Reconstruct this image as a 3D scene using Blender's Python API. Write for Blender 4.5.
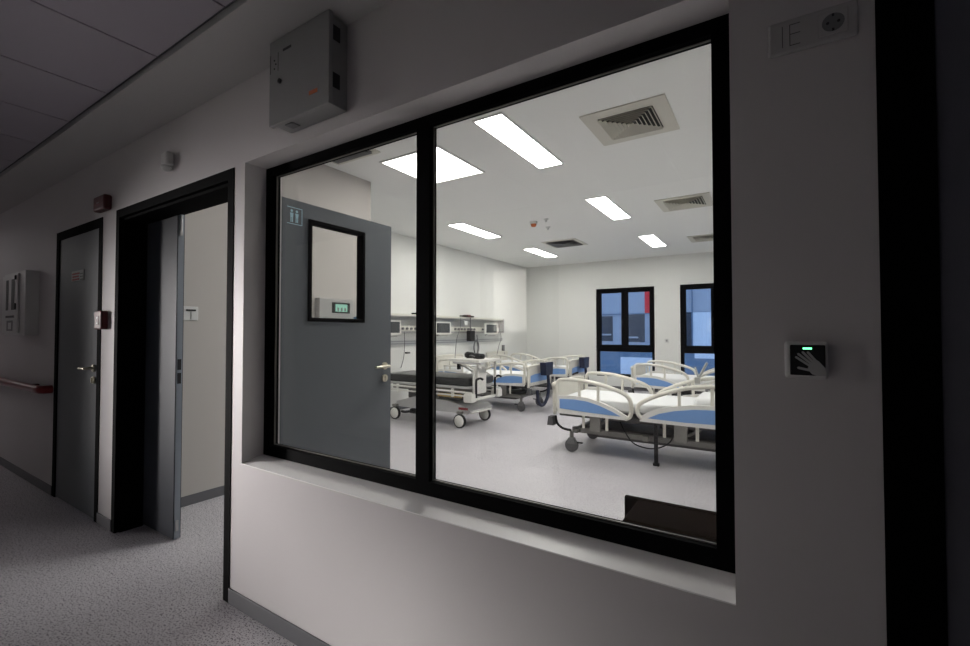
import bpy, bmesh, math, random
from mathutils import Vector, Matrix
random.seed(7)
R = math.radians
SC = bpy.context.scene
COL = SC.collection
for o in list(bpy.data.objects):
    bpy.data.objects.remove(o)

# ------------------------------------------------------------------ camera
cd = bpy.data.cameras.new('camera')
cam = bpy.data.objects.new('camera', cd)
COL.objects.link(cam)
cam.location = (0, 0, 1.35)
cam.rotation_euler = (R(91.22), 0, R(32.5))
cd.sensor_width = 36
cd.lens = 447 / 970 * 36
cd.clip_start = 0.02
cd.clip_end = 200
SC.camera = cam

# ------------------------------------------------------------------ world, exposure, large lights
w = bpy.data.worlds.new('dusk')
SC.world = w
w.use_nodes = True
wn = w.node_tree
bg = wn.nodes['Background']
bg.inputs['Color'].default_value = (0.42, 0.63, 1.0, 1)
bg.inputs['Strength'].default_value = 1.35
SC.view_settings.view_transform = 'Standard'
SC.view_settings.look = 'None'
SC.view_settings.exposure = 0.0
SC.view_settings.gamma = 1.0
SC.view_settings.use_curve_mapping = False
WARD_LAMP = 31.0       # emission of the ward's ceiling panels
WARD_LAMP_NEAR = 6.0 # the panels next to the corridor window
CORR_LAMP = 10.0        # the dimmed corridor lamp far away
ROOM_FILL_LAMP = 330.0        # added lamp behind the lit pane, strong enough to brighten the corridor wall
# added unseen fill light for the window wall, standing in an opening opposite
ld = bpy.data.lights.new('corridor_fill_light', 'AREA')
ld.shape = 'RECTANGLE'; ld.size = 0.95; ld.size_y = 1.7
ld.energy = 14.0
ld.color = (1.0, 0.95, 0.93)
ld.spread = R(21)
lo = bpy.data.objects.new('corridor_fill_light', ld)
COL.objects.link(lo)
lo.location = (-6.95, -1.36, 1.30)
_d = Vector((-2.35, 1.22, 0.95)) - lo.location
lo.rotation_euler = _d.to_track_quat('-Z', 'Y').to_euler()

# ------------------------------------------------------------------ materials
def mat(name, col, rough=0.5, metal=0.0, spec=0.5, noise=0.0, nscale=30, bump=0.0, bscale=200, coat=0.0):
    m = bpy.data.materials.new(name)
    m.use_nodes = True
    nt = m.node_tree
    b = nt.nodes['Principled BSDF']
    b.inputs['Base Color'].default_value = (*col, 1)
    b.inputs['Roughness'].default_value = rough
    b.inputs['Metallic'].default_value = metal
    b.inputs['Specular IOR Level'].default_value = spec
    b.inputs['Coat Weight'].default_value = coat
    tc = nt.nodes.new('ShaderNodeTexCoord')
    n = nt.nodes.new('ShaderNodeTexNoise')
    n.inputs['Scale'].default_value = nscale
    n.inputs['Detail'].default_value = 4
    nt.links.new(tc.outputs['Object'], n.inputs['Vector'])
    r = nt.nodes.new('ShaderNodeMix')
    r.data_type = 'RGBA'
    k = noise
    r.inputs['A'].default_value = (*[c * (1 - k) for c in col], 1)
    r.inputs['B'].default_value = (*[min(1, c * (1 + k)) for c in col], 1)
    nt.links.new(n.outputs['Fac'], r.inputs['Factor'])
    nt.links.new(r.outputs['Result'], b.inputs['Base Color'])
    if bump:
        n2 = nt.nodes.new('ShaderNodeTexNoise')
        n2.inputs['Scale'].default_value = bscale
        nt.links.new(tc.outputs['Object'], n2.inputs['Vector'])
        bp = nt.nodes.new('ShaderNodeBump')
        bp.inputs['Strength'].default_value = bump
        bp.inputs['Distance'].default_value = 0.002
        nt.links.new(n2.outputs['Fac'], bp.inputs['Height'])
        nt.links.new(bp.outputs['Normal'], b.inputs['Normal'])
    return m

def emit(name, col, s):
    m = bpy.data.materials.new(name)
    m.use_nodes = True
    nt = m.node_tree
    nt.nodes.remove(nt.nodes['Principled BSDF'])
    e = nt.nodes.new('ShaderNodeEmission')
    e.inputs['Color'].default_value = (*col, 1)
    e.inputs['Strength'].default_value = s
    nt.links.new(e.outputs[0], nt.nodes['Material Output'].inputs['Surface'])
    return m

def glass(name, tint=(0.955, 0.955, 0.95), rough=0.0, refl=1.0):
    m = bpy.data.materials.new(name)
    m.use_nodes = True
    nt = m.node_tree
    nt.nodes.remove(nt.nodes['Principled BSDF'])
    t = nt.nodes.new('ShaderNodeBsdfTransparent')
    t.inputs['Color'].default_value = (*tint, 1)
    g = nt.nodes.new('ShaderNodeBsdfGlossy')
    g.inputs['Roughness'].default_value = rough
    lw = nt.nodes.new('ShaderNodeLayerWeight')
    lw.inputs['Blend'].default_value = 0.5
    p = nt.nodes.new('ShaderNodeMath'); p.operation = 'POWER'; p.inputs[1].default_value = 5
    q = nt.nodes.new('ShaderNodeMath'); q.operation = 'MULTIPLY_ADD'
    q.inputs[1].default_value = 0.96 * refl; q.inputs[2].default_value = 0.04 * refl
    nt.links.new(lw.outputs['Facing'], p.inputs[0])
    nt.links.new(p.outputs[0], q.inputs[0])
    mx = nt.nodes.new('ShaderNodeMixShader')
    nt.links.new(q.outputs[0], mx.inputs[0])
    nt.links.new(t.outputs[0], mx.inputs[1])
    nt.links.new(g.outputs[0], mx.inputs[2])
    nt.links.new(mx.outputs[0], nt.nodes['Material Output'].inputs['Surface'])
    return m

def floor_mat():
    m = mat('speckled_vinyl', (0.36, 0.35, 0.36), 0.38, spec=0.4)
    nt = m.node_tree
    b = nt.nodes['Principled BSDF']
    tc = nt.nodes.new('ShaderNodeTexCoord')
    base = nt.nodes.new('ShaderNodeTexNoise'); base.inputs['Scale'].default_value = 2.2; base.inputs['Detail'].default_value = 5
    nt.links.new(tc.outputs['Object'], base.inputs['Vector'])
    c0 = nt.nodes.new('ShaderNodeMix'); c0.data_type = 'RGBA'
    c0.inputs['A'].default_value = (0.56, 0.54, 0.57, 1); c0.inputs['B'].default_value = (0.67, 0.65, 0.68, 1)
    nt.links.new(base.outputs['Fac'], c0.inputs['Factor'])
    prev = c0.outputs['Result']
    for sc, th, col in ((110, 0.38, (0.11, 0.10, 0.125, 1)), (75, 0.33, (0.62, 0.60, 0.62, 1)), (150, 0.38, (0.15, 0.13, 0.17, 1))):
        n = nt.nodes.new('ShaderNodeTexNoise'); n.inputs['Scale'].default_value = sc; n.inputs['Detail'].default_value = 1.0
        mp = nt.nodes.new('ShaderNodeMapping'); mp.inputs['Location'].default_value = (sc, sc * .3, 0)
        nt.links.new(tc.outputs['Object'], mp.inputs['Vector'])
        nt.links.new(mp.outputs['Vector'], n.inputs['Vector'])
        lt = nt.nodes.new('ShaderNodeMapRange')
        lt.inputs['From Min'].default_value = th + 0.03; lt.inputs['From Max'].default_value = th - 0.03
        nt.links.new(n.outputs['Fac'], lt.inputs['Value'])
        mx = nt.nodes.new('ShaderNodeMix'); mx.data_type = 'RGBA'
        nt.links.new(lt.outputs['Result'], mx.inputs['Factor'])
        nt.links.new(prev, mx.inputs['A']); mx.inputs['B'].default_value = col
        prev = mx.outputs['Result']
    nt.links.new(prev, b.inputs['Base Color'])
    return m

M = {
 'corr_wall': mat('corridor_wall_paint', (0.60, 0.575, 0.58), 0.55, spec=0.3, noise=0.02, nscale=3, bump=0.05, bscale=120),
 'ward_wall': mat('ward_wall_paint', (0.78, 0.785, 0.76), 0.5, spec=0.3, noise=0.015, nscale=2),
 'entry_wall': mat('darkened_beige_entry_wall', (0.50, 0.475, 0.45), 0.6, spec=0.2, noise=0.015, nscale=2),  # beige, also darkened to hold down the near lamps' light
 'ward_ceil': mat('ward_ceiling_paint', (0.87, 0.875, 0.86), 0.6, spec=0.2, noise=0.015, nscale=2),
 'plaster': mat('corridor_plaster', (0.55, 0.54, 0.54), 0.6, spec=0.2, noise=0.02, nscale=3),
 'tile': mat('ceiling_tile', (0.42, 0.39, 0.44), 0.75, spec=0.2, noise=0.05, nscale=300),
 'tile_gap': mat('tile_gap', (0.10, 0.10, 0.11), 0.8),
 'floor': floor_mat(),
 'base': mat('baseboard_vinyl', (0.12, 0.12, 0.13), 0.5, noise=0.05),
 'black': mat('black_frame_metal', (0.0022, 0.0022, 0.0026), 0.75, spec=0.03),
 'leaf': mat('door_leaf_grey', (0.138, 0.152, 0.166), 0.5, spec=0.2, noise=0.02),
 'leaf_darkened': mat('darkened_slate_leaf', (0.045, 0.05, 0.063), 0.55, spec=0.15, noise=0.02),  # slate leaf colour darkened to offset the fill light falling on it
 'lamp_row': emit('first_row_lamp_light', (1.0, 0.985, 0.94), 54.0),
 'leaf_edge': mat('door_edge_grey', (0.27, 0.30, 0.34), 0.4, noise=0.02),
 'leaf_dark': mat('dark_door_leaf', (0.10, 0.10, 0.125), 0.6, noise=0.02),
 'bead': mat('glazing_gasket', (0.10, 0.09, 0.08), 0.4, noise=0.02),
 'sill': mat('sill_paint', (0.90, 0.89, 0.89), 0.4, noise=0.01),
 'handle': mat('brushed_champagne_metal', (0.62, 0.58, 0.47), 0.35, 0.6, noise=0.04),
 'steel': mat('steel', (0.50, 0.50, 0.50), 0.3, 0.9, noise=0.04),
 'red': mat('red_plastic', (0.085, 0.006, 0.008), 0.4, noise=0.05),
 'redtxt': mat('red_lettering', (0.30, 0.03, 0.035), 0.5),
 'rail_red': mat('red_handrail_vinyl', (0.22, 0.012, 0.016), 0.3, noise=0.04),
 'white_pl': mat('white_plastic', (0.66, 0.66, 0.65), 0.4, noise=0.02),
 'grey_box': mat('light_grey_enamel', (0.30, 0.30, 0.30), 0.5, noise=0.02),
 'plate_grey': mat('matt_grey_plate', (0.46, 0.45, 0.45), 0.5, noise=0.02),
 'dark_pl': mat('dark_plastic', (0.010, 0.010, 0.011), 0.5, spec=0.25, noise=0.1),
 'midgrey': mat('mid_grey_plastic', (0.17, 0.17, 0.175), 0.5, noise=0.08),
 'slot': mat('slot_black', (0.012, 0.012, 0.014), 0.6),
 'bed_cream': mat('bed_cream_plastic', (0.74, 0.72, 0.65), 0.35, noise=0.02),
 'bed_white': mat('bed_white_plastic', (0.80, 0.79, 0.75), 0.35, noise=0.02),
 'bed_blue': mat('bed_blue_panel', (0.19, 0.36, 0.70), 0.4, noise=0.04),
 'sheet': mat('white_sheet', (0.82, 0.83, 0.84), 0.8, noise=0.02, bump=0.3, bscale=8),
 'bed_metal': mat('bed_undercarriage', (0.24, 0.235, 0.22), 0.45, 0.3, noise=0.1),
 'bed_dark': mat('bed_deck_dark', (0.07, 0.065, 0.065), 0.5, noise=0.15),
 'rubber': mat('grey_rubber', (0.10, 0.10, 0.105), 0.6, noise=0.1),
 'navy': mat('navy_plastic', (0.006, 0.010, 0.038), 0.4, noise=0.05),
 'vinyl_black': mat('black_vinyl', (0.012, 0.0125, 0.014), 0.3, spec=0.6, noise=0.1),
 'hood': mat('stretcher_hood_grey', (0.50, 0.50, 0.50), 0.4, noise=0.03),
 'yellow': mat('yellow_label', (0.55, 0.40, 0.12), 0.5),
 'orange': mat('orange_label', (0.62, 0.16, 0.05), 0.5),
 'wood_dark': mat('dark_brown_wood', (0.010, 0.005, 0.0025), 0.85, spec=0.02, noise=0.35, nscale=9),
 'rail_alu': mat('anodised_rail', (0.45, 0.45, 0.43), 0.35, 0.5, noise=0.03),
 'outlet_band': mat('outlet_band_cream', (0.66, 0.65, 0.58), 0.45, noise=0.02),
 'vent': mat('diffuser_cream', (0.62, 0.60, 0.53), 0.5, noise=0.02),
 'vent_dark': mat('duct_dark', (0.03, 0.03, 0.028), 0.8),
 'screen_off': mat('dark_monitor_screen', (0.06, 0.065, 0.07), 0.2, spec=0.6),
 'f_blue': mat('facade_blue_cladding', (0.45, 0.49, 0.56), 0.7, noise=0.03, nscale=2),
 'f_white': mat('facade_white_cladding', (0.82, 0.86, 0.92), 0.7, noise=0.03, nscale=2),
 'f_dark': mat('facade_dark_glazing', (0.05, 0.06, 0.08), 0.25, noise=0.3, nscale=1.5),
 'f_mid': mat('facade_mid_blue', (0.16, 0.24, 0.34), 0.6, noise=0.15, nscale=2),
 'f_red': mat('facade_red_panel', (0.90, 0.02, 0.03), 0.6),
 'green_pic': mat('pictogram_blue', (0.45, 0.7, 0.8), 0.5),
 'blue_box': mat('blue_carton', (0.02, 0.14, 0.30), 0.6),
 'hand_grey': mat('hand_symbol_grey', (0.42, 0.42, 0.42), 0.5),
 'ink': mat('grey_ink', (0.06, 0.06, 0.065), 0.6),
 'lamp': emit('ward_lamp_light', (1.0, 0.985, 0.94), WARD_LAMP),
 'lamp_near': emit('near_ward_lamp_light', (1.0, 0.985, 0.94), WARD_LAMP_NEAR),
 'corr_lamp': emit('corridor_lamp_light', (1.0, 0.95, 0.93), CORR_LAMP),
 'room_fill_lamp': emit('room_fill_lamp_light', (1.0, 0.97, 0.93), ROOM_FILL_LAMP),
 'led': emit('green_led', (0.12, 1.0, 0.30), 4.0),
 'lcd': emit('lcd_green_white', (0.42, 0.85, 0.66), 0.75),
 'exit_lit': emit('backlit_pictogram', (0.45, 0.75, 1.0), 1.6),
 'glass': glass('clear_glass'),
 'glass_win': glass('clear_window_glass', (0.95, 0.96, 0.97)),
}

# ------------------------------------------------------------------ helpers
def bx(bm, x0, x1, y0, y1, z0, z1, bev=0.0, seg=2):
    ret = bmesh.ops.create_cube(bm, size=1.0)
    vs = ret['verts']
    bmesh.ops.scale(bm, vec=(abs(x1 - x0), abs(y1 - y0), abs(z1 - z0)), verts=vs)
    bmesh.ops.translate(bm, vec=((x0 + x1) / 2, (y0 + y1) / 2, (z0 + z1) / 2), verts=vs)
    if bev:
        es = list({e for v in vs for e in v.link_edges})
        bmesh.ops.bevel(bm, geom=es, offset=bev, segments=seg, affect='EDGES', profile=0.5)
    return vs

def cy(bm, p0, p1, r, r2=None, seg=20, cap=True):
    p0 = Vector(p0); p1 = Vector(p1); d = p1 - p0
    q = d.to_track_quat('Z', 'Y').to_matrix().to_4x4()
    ret = bmesh.ops.create_cone(bm, cap_ends=cap, segments=seg, radius1=r, radius2=r if r2 is None else r2, depth=d.length)
    bmesh.ops.transform(bm, matrix=Matrix.Translation((p0 + p1) / 2) @ q, verts=ret['verts'])
    return ret['verts']

def smooth_pts(pts, n=6):
    P = [Vector(p) for p in pts]
    out = []
    for i in range(len(P) - 1):
        a = P[max(i - 1, 0)]; b = P[i]; c = P[i + 1]; d = P[min(i + 2, len(P) - 1)]
        for k in range(n):
            t = k / n
            out.append(0.5 * ((2 * b) + (-a + c) * t + (2 * a - 5 * b + 4 * c - d) * t * t + (-a + 3 * b - 3 * c + d) * t ** 3))
    out.append(P[-1])
    return out

def tube(bm, pts, r, seg=10, sm=0, closed=False):
    P = smooth_pts(pts, sm) if sm else [Vector(p) for p in pts]
    rings = []
    N = len(P)
    up = Vector((0, 0, 1))
    prev = None
    for i, p in enumerate(P):
        a = P[max(i - 1, 0)]; b = P[min(i + 1, N - 1)]
        t = (b - a).normalized()
        if prev is None:
            x = t.cross(up)
            if x.length < 1e-3: x = t.cross(Vector((1, 0, 0)))
        else:
            x = prev - t * prev.dot(t)
        x.normalize(); prev = x
        y = t.cross(x)
        rings.append([bm.verts.new(p + x * math.cos(2 * math.pi * k / seg) * r + y * math.sin(2 * math.pi * k / seg) * r) for k in range(seg)])
    for i in range(N - 1):
        for k in range(seg):
            f = bm.faces.new((rings[i][k], rings[i][(k + 1) % seg], rings[i + 1][(k + 1) % seg], rings[i + 1][k]))
            f.smooth = True
    bm.faces.new(rings[0][::-1]); bm.faces.new(rings[-1])

def prism(bm, poly, axis, a, b):
    """extrude a 2-D polygon along axis ('x': (y,z), 'y': (x,z), 'z': (x,y)) from a to b"""
    def v(p, t):
        return {'x': (t, p[0], p[1]), 'y': (p[0], t, p[1]), 'z': (p[0], p[1], t)}[axis]
    A = [bm.verts.new(v(p, a)) for p in poly]
    B = [bm.verts.new(v(p, b)) for p in poly]
    bm.faces.new(A); bm.faces.new(B[::-1])
    n = len(poly)
    for i in range(n):
        bm.faces.new((A[i], B[i], B[(i + 1) % n], A[(i + 1) % n]))

def lathe(bm, prof, c, axis='z', seg=24):
    rings = []
    for r, h in prof:
        ring = []
        for k in range(seg):
            a = 2 * math.pi * k / seg
            u, v_ = r * math.cos(a), r * math.sin(a)
            p = {'z': (u, v_, h), 'y': (u, h, v_), 'x': (h, u, v_)}[axis]
            ring.append(bm.verts.new((c[0] + p[0], c[1] + p[1], c[2] + p[2])))
        rings.append(ring)
    for i in range(len(rings) - 1):
        for k in range(seg):
            f = bm.faces.new((rings[i][k], rings[i][(k + 1) % seg], rings[i + 1][(k + 1) % seg], rings[i + 1][k]))
            f.smooth = True
    bm.faces.new(rings[0][::-1]); bm.faces.new(rings[-1])

class B:
    """collects shapes into one mesh object"""
    def __init__(s): s.bm = bmesh.new()
    def box(s, *a, **k): bx(s.bm, *a, **k); return s
    def cyl(s, *a, **k): cy(s.bm, *a, **k); return s
    def tube(s, *a, **k): tube(s.bm, *a, **k); return s
    def prism(s, *a): prism(s.bm, *a); return s
    def lathe(s, *a, **k): lathe(s.bm, *a, **k); return s
    def make(s, name, m, parent=None, loc=None):
        bmesh.ops.recalc_face_normals(s.bm, faces=s.bm.faces)
        me = bpy.data.meshes.new(name)
        s.bm.to_mesh(me); s.bm.free()
        me.materials.append(M[m] if isinstance(m, str) else m)
        try: me.shade_auto_smooth
        except Exception: pass
        o = bpy.data.objects.new(name, me)
        COL.objects.link(o)
        if loc: o.location = loc
        if parent is not None: o.parent = parent
        return o

def tag(o, label, cat, group=None, kind=None):
    o['label'] = label; o['category'] = cat
    if group: o['group'] = group
    if kind: o['kind'] = kind
    return o

def empty(name, loc=(0, 0, 0), rz=0.0):
    o = bpy.data.objects.new(name, None)
    o.empty_display_size = 0.1
    COL.objects.link(o); o.location = loc; o.rotation_euler = (0, 0, rz)
    return o

def thing(name, label, cat, loc=(0, 0, 0), rz=0.0, group=None):
    return tag(empty(name, loc, rz), label, cat, group)

def struct(name, b, m, label, cat, loc=None):
    o = b.make(name, m, None, loc)
    return tag(o, label, cat, None, 'structure')

def kids(o): return [c for c in bpy.data.objects if c.parent == o]
def copy_tree(o, parent=None):
    c = o.copy(); COL.objects.link(c); c.parent = parent
    for ch in kids(o): copy_tree(ch, c)
    return c

# ------------------------------------------------------------------ dimensions
WY = 1.221           # corridor face of the window wall
WI = 1.421           # ward face of it
CH = 3.08            # ward ceiling
CC = 2.61            # corridor ceiling
OPP = -1.30          # opposite corridor wall
LX = -5.47           # ward wall behind the bed heads
FY = 10.65           # ward wall with the outside windows
RX = 0.36
XE = -16.0           # far end of the corridor

# ------------------------------------------------------------------ shell
struct('floor', B().box(XE, 3.2, -3.6, FY + .1, -0.12, 0), 'floor', 'grey speckled vinyl floor of corridor and ward', 'floor')

b = B()
b.box(XE, -5.03, WY, WI, 0, CH + .1)
b.box(-5.03, -4.03, WY, WI, 2.18, CH + .1)
b.box(-4.03, -3.785, WY, WI, 0, CH + .1)
b.box(-3.785, -2.29, WY, WI, 2.19, CH + .1)
b.box(-2.29, -2.195, WY, WI, 0, CH + .1)
b.box(-2.195, -0.075, WY, WI, 0, .705)
b.box(-2.195, -0.075, WY, WI, 2.197, CH + .1)
b.box(-0.075, .194, WY, WI, 0, CH + .1)
b.box(.194, 1.45, WY, WI, 2.19, CH + .1)
b.box(1.45, 3.2, WY, WI, 0, CH + .1)
struct('wall_window', b, 'corr_wall', 'painted corridor wall with the ward window and three doorways', 'wall')
b = B()
b.box(XE, -7.5, OPP - .12, OPP, 0, CC + .1)
b.box(-7.5, -6.4, OPP - .12, OPP, 2.2, CC + .1)  # opening added to hold the fill light
b.box(-6.4, -2.62, OPP - .12, OPP, 0, CC + .1)
b.box(-2.62, -1.72, OPP - .12, OPP, 2.12, CC + .1)
b.box(-1.72, 3.2, OPP - .12, OPP, 0, CC + .1)
struct('wall_opposite', b, 'corr_wall', 'corridor wall facing the ward window', 'wall')
struct('wall_corridor_end', B().box(XE - .1, XE, OPP, WY, 0, CC), 'corr_wall', 'wall closing the far end of the corridor', 'wall')
struct('wall_corridor_near_end', B().box(3.2, 3.3, OPP, WY, 0, CC), 'corr_wall', 'wall closing the near end of the corridor', 'wall')

b = B()
b.box(XE, 3.2, .925, WY, CC, CC + .05)
struct('trim_1', b, 'plaster', 'smooth plaster margin between the tiles and the wall', 'ceiling margin')
b = B()
x = -1.865 + .6 * 8
tiles = B()
while x > XE:
    for (y0, y1) in ((-.312, .905), (OPP, -.318)):
        tiles.box(x - .585, x - .005, y0 + .002, y1, CC + .014, CC + .03)
    x -= .59
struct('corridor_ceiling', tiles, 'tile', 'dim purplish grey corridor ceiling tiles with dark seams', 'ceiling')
struct('trim_2', B().box(XE, 3.2, OPP, .925, CC + .032, CC + .08), 'tile_gap', 'dark backing above the corridor ceiling tiles', 'ceiling backing')

# ward shell
struct('ceiling', B().box(LX - .1, RX + .1, WI, FY + .1, CH, CH + .12), 'ward_ceil', 'smooth pale ward ceiling with light panels', 'ceiling')
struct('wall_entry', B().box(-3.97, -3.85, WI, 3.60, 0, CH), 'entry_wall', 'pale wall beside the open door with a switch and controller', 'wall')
struct('wall_step', B().box(LX, -3.97, 3.48, 3.60, 0, CH), 'ward_wall', 'short return wall behind the entry wall', 'wall')
struct('wall_left', B().box(LX - .12, LX, 3.60, FY, 0, CH), 'ward_wall', 'pale ward wall carrying the medical rails', 'wall')
struct('wall_right', B().box(RX, RX + .12, WI, FY, 0, CH), 'ward_wall', 'pale ward wall at the heads of the window side beds', 'wall')
W1 = (-3.575, -2.21, .30, 2.41)
W2 = (-1.67, -0.30, .30, 2.41)
b = B()
b.box(LX - .12, W1[0], FY, FY + .25, 0, CH)
b.box(W1[1], W2[0], FY, FY + .25, 0, CH)
b.box(W2[1], RX + .12, FY, FY + .25, 0, CH)
for q in (W1, W2):
    b.box(q[0], q[1], FY, FY + .25, 0, q[2]); b.box(q[0], q[1], FY, FY + .25, q[3], CH)
struct('wall_far', b, 'ward_wall', 'pale far ward wall with black framed outside windows', 'wall')

def baseboard(n, x0, x1, y0, y1, label, h=.078):
    struct(n, B().box(x0, x1, y0, y1, 0, h, bev=.003), 'base', label, 'baseboard')
baseboard('baseboard_corridor_far', XE, -5.03, WY - .008, WY, 'grey baseboard under the red handrail')
baseboard('baseboard_between_doors', -4.03, -3.785, WY - .008, WY, 'short grey baseboard between the two doors')
baseboard('baseboard_under_window', -2.29, .194, WY - .008, WY, 'grey baseboard under the ward window')
baseboard('baseboard_entry', -3.85, -3.842, WI, 3.60, 'grey baseboard inside the open doorway')
baseboard('baseboard_left', LX, LX + .008, 3.60, FY, 'grey baseboard under the medical rails')
baseboard('baseboard_far', LX, RX, FY - .008, FY, 'grey baseboard under the outside windows')

# window sill and reveals
struct('trim_3', B().prism([(WY - .0008, .7045), (WY - .0008, .708), (1.334, .727), (1.334, .7045)], 'x', -2.195, -0.075), 'sill', 'white sill below the large ward window', 'window sill')

# ------------------------------------------------------------------ the observation window
win = tag(empty('window_1', (0, 1.332, 0)), 'large black framed two pane window looking into the ward', 'window', None, 'structure')
D = .045
fl, fr, fb, ft = -2.194, -.0752, .700, 2.1965      # outer edges
gl, gr, gb, gt = -2.139, -.125, .780, 2.156        # clear opening
ml, mr = -1.170, -1.104                            # mullion
b = B()
b.box(fl, gl, 0, D, fb, ft); b.box(gr, fr, 0, D, fb, ft)
b.box(fl, fr, .0005, D - .0005, fb, gb); b.box(fl, fr, .0005, D - .0005, gt, ft)
b.make('frame', 'black', win)
B().box(ml, mr, .0008, D - .0008, gb - .01, gt + .01).make('mullion', 'black', win)
b = B()
for (a, c) in ((gl, ml), (mr, gr)):
    b.box(a, a + .005, .022, .029, gb, gt)
    b.box(a, c, .022, .029, gb, gb + .003)
    b.box(a, c, .022, .029, gt - .003, gt)
b.make('gasket', 'bead', win)
B().box(gl - .005, ml + .003, .030, .036, gb - .005, gt + .005).make('pane', 'glass', win)
B().box(mr - .003, gr + .005, .030, .036, gb - .005, gt + .005).make('pane', 'glass', win)

# ------------------------------------------------------------------ doors
def lever(parent, x, y, z, sx, sy, hand):
    """lever handle; plate on a face at y, sy = outward direction, lever points to hand*x; rotated variant handled by parent"""
    h = B()
    h.cyl((x, y, z), (x, y + sy * .012, z), .026, seg=24)
    h.cyl((x, y + sy * .01, z), (x, y + sy * .055, z), .010)
    h.tube([(x, y + sy * .055, z), (x + hand * .03, y + sy * .058, z), (x + hand * .13, y + sy * .052, z - .004)], .0095, sm=5)
    o = h.make('handle', 'handle', parent)
    k = B()
    k.cyl((x, y, z - .085), (x, y + sy * .012, z - .085), .026, seg=24)
    k.box(x - .006, x + .006, y, y + sy * .02, z - .105, z - .068, bev=.002)
    k.make('lock_cylinder', 'handle', parent)

# closed corridor door (door_1)
d1 = tag(empty('door_1', (0, WY, 0)), 'closed grey door with black frame and small red notice', 'door', None, 'structure')
b = B()
b.box(-5.03, -4.965, -.004, .12, 0, 2.18); b.box(-4.095, -4.03, -.004, .12, 0, 2.18); b.box(-4.965, -4.095, -.0035, .12, 2.115, 2.18)
b.make('frame', 'black', d1)
lf = B().box(-4.963, -4.097, .004, .046, .008, 2.113, bev=.002).make('leaf', 'leaf', d1)
lever(lf, -4.16, .004, 1.09, 1, -1, -1)
b = B().box(-4.665, -4.40, .000, .004, 1.752, 1.832, bev=.001)
sg = b.make('notice', 'grey_box', lf)
b = B()
for r, (a, c) in enumerate(((-4.65, -4.49), (-4.645, -4.50), (-4.65, -4.495))):
    z = 1.815 - r * .022
    x = a
    while x < c:
        wd = random.uniform(.014, .03)
        b.box(x, min(x + wd, c), -.0012, .000, z - .013, z); x += wd + .006
b.make('red_lettering', 'redtxt', lf)
b = B()
for r in range(3):
    b.box(-4.475, -4.415, -.0012, .000, 1.80 - r * .022, 1.806 - r * .022)
b.make('grey_lettering', 'ink', lf)

# double doorway (door_2): narrow leaf closed, wide leaf swung into the ward
d2 = tag(empty('door_2', (0, WY, 0)), 'black framed double doorway with its wide leaf open', 'door', None, 'structure')
b = B()
b.box(-3.785, -3.73, -.004, .205, 0, 2.19); b.box(-2.345, -2.29, -.004, .205, 0, 2.19); b.box(-3.73, -2.345, -.0035, .205, 2.135, 2.19)
b.box(-3.73, -3.715, .02, .155, 0, 2.135); b.box(-3.73, -2.345, .02, .155, 2.118, 2.135)
b.make('frame', 'black', d2)
lf = B().box(-3.728, -3.272, .158, .202, .008, 2.132, bev=.002).make('narrow_leaf', 'leaf_darkened', d2)
lf['label'] = 'narrow closed leaf beside the opening'
B().box(-3.2719, -3.270, .163, .197, .01, 2.13).make('leaf_edge', 'leaf_edge', lf)
b = B().box(-3.2702, -3.268, .168, .19, 1.105, 1.175).box(-3.2702, -3.268, .168, .19, 1.015, 1.085)
b.make('strike_plate', 'slot', lf)
b = B().box(-3.2702, -3.262, .168, .186, 1.99, 2.10, bev=.002).cyl((-3.262, .177, 2.02), (-3.262, .177, 2.12), .005)
b.make('flush_bolt', 'steel', lf)
B().box(-3.2702, -3.264, .168, .186, .06, .13, bev=.002).make('floor_bolt', 'steel', lf)
# open leaf: lies along +y at x = -2.35
LF = (1.425 - WY, 2.40 - WY)   # local y range
lx0, lx1 = -2.394, -2.35
b = B()
wy0, wy1, wz0, wz1 = 1.705 - WY, 2.135 - WY, 1.425, 2.03
b.box(lx0, lx1, LF[0], wy0, .008, 2.13)
b.box(lx0, lx1, wy1, LF[1], .008, 2.13)
b.box(lx0, lx1, wy0, wy1, .008, wz0)
b.box(lx0, lx1, wy0, wy1, wz1, 2.13)
lf = b.make('open_leaf', 'leaf', d2)
lf['label'] = 'wide grey leaf open into the ward with a glazed opening'
b = B()
t = .024
for (sx0, sx1) in ((lx0 - .008, lx1 + .010),):
    b.box(sx0, sx1, wy0 - .008, wy0 + t - .008, wz0 - .008, wz1 + .008, bev=.003)
    b.box(sx0, sx1, wy1 - t + .008, wy1 + .008, wz0 - .008, wz1 + .008, bev=.003)
    b.box(sx0 + .0005, sx1 - .0005, wy0, wy1, wz0 - .008, wz0 + t - .008, bev=.003)
    b.box(sx0 + .0005, sx1 - .0005, wy0, wy1, wz1 - t + .008, wz1 + .008, bev=.003)
b.make('glazing_frame', 'black', lf)
B().box(-2.375, -2.369, wy0 + .01, wy1 - .01, wz0 + .01, wz1 - .01).make('glazing_pane', 'glass', lf)
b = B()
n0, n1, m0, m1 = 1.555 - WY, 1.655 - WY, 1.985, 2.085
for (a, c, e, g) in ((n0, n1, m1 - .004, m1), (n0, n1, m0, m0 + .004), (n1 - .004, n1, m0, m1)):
    b.box(lx1, lx1 + .0012, a, c, e, g)
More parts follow.
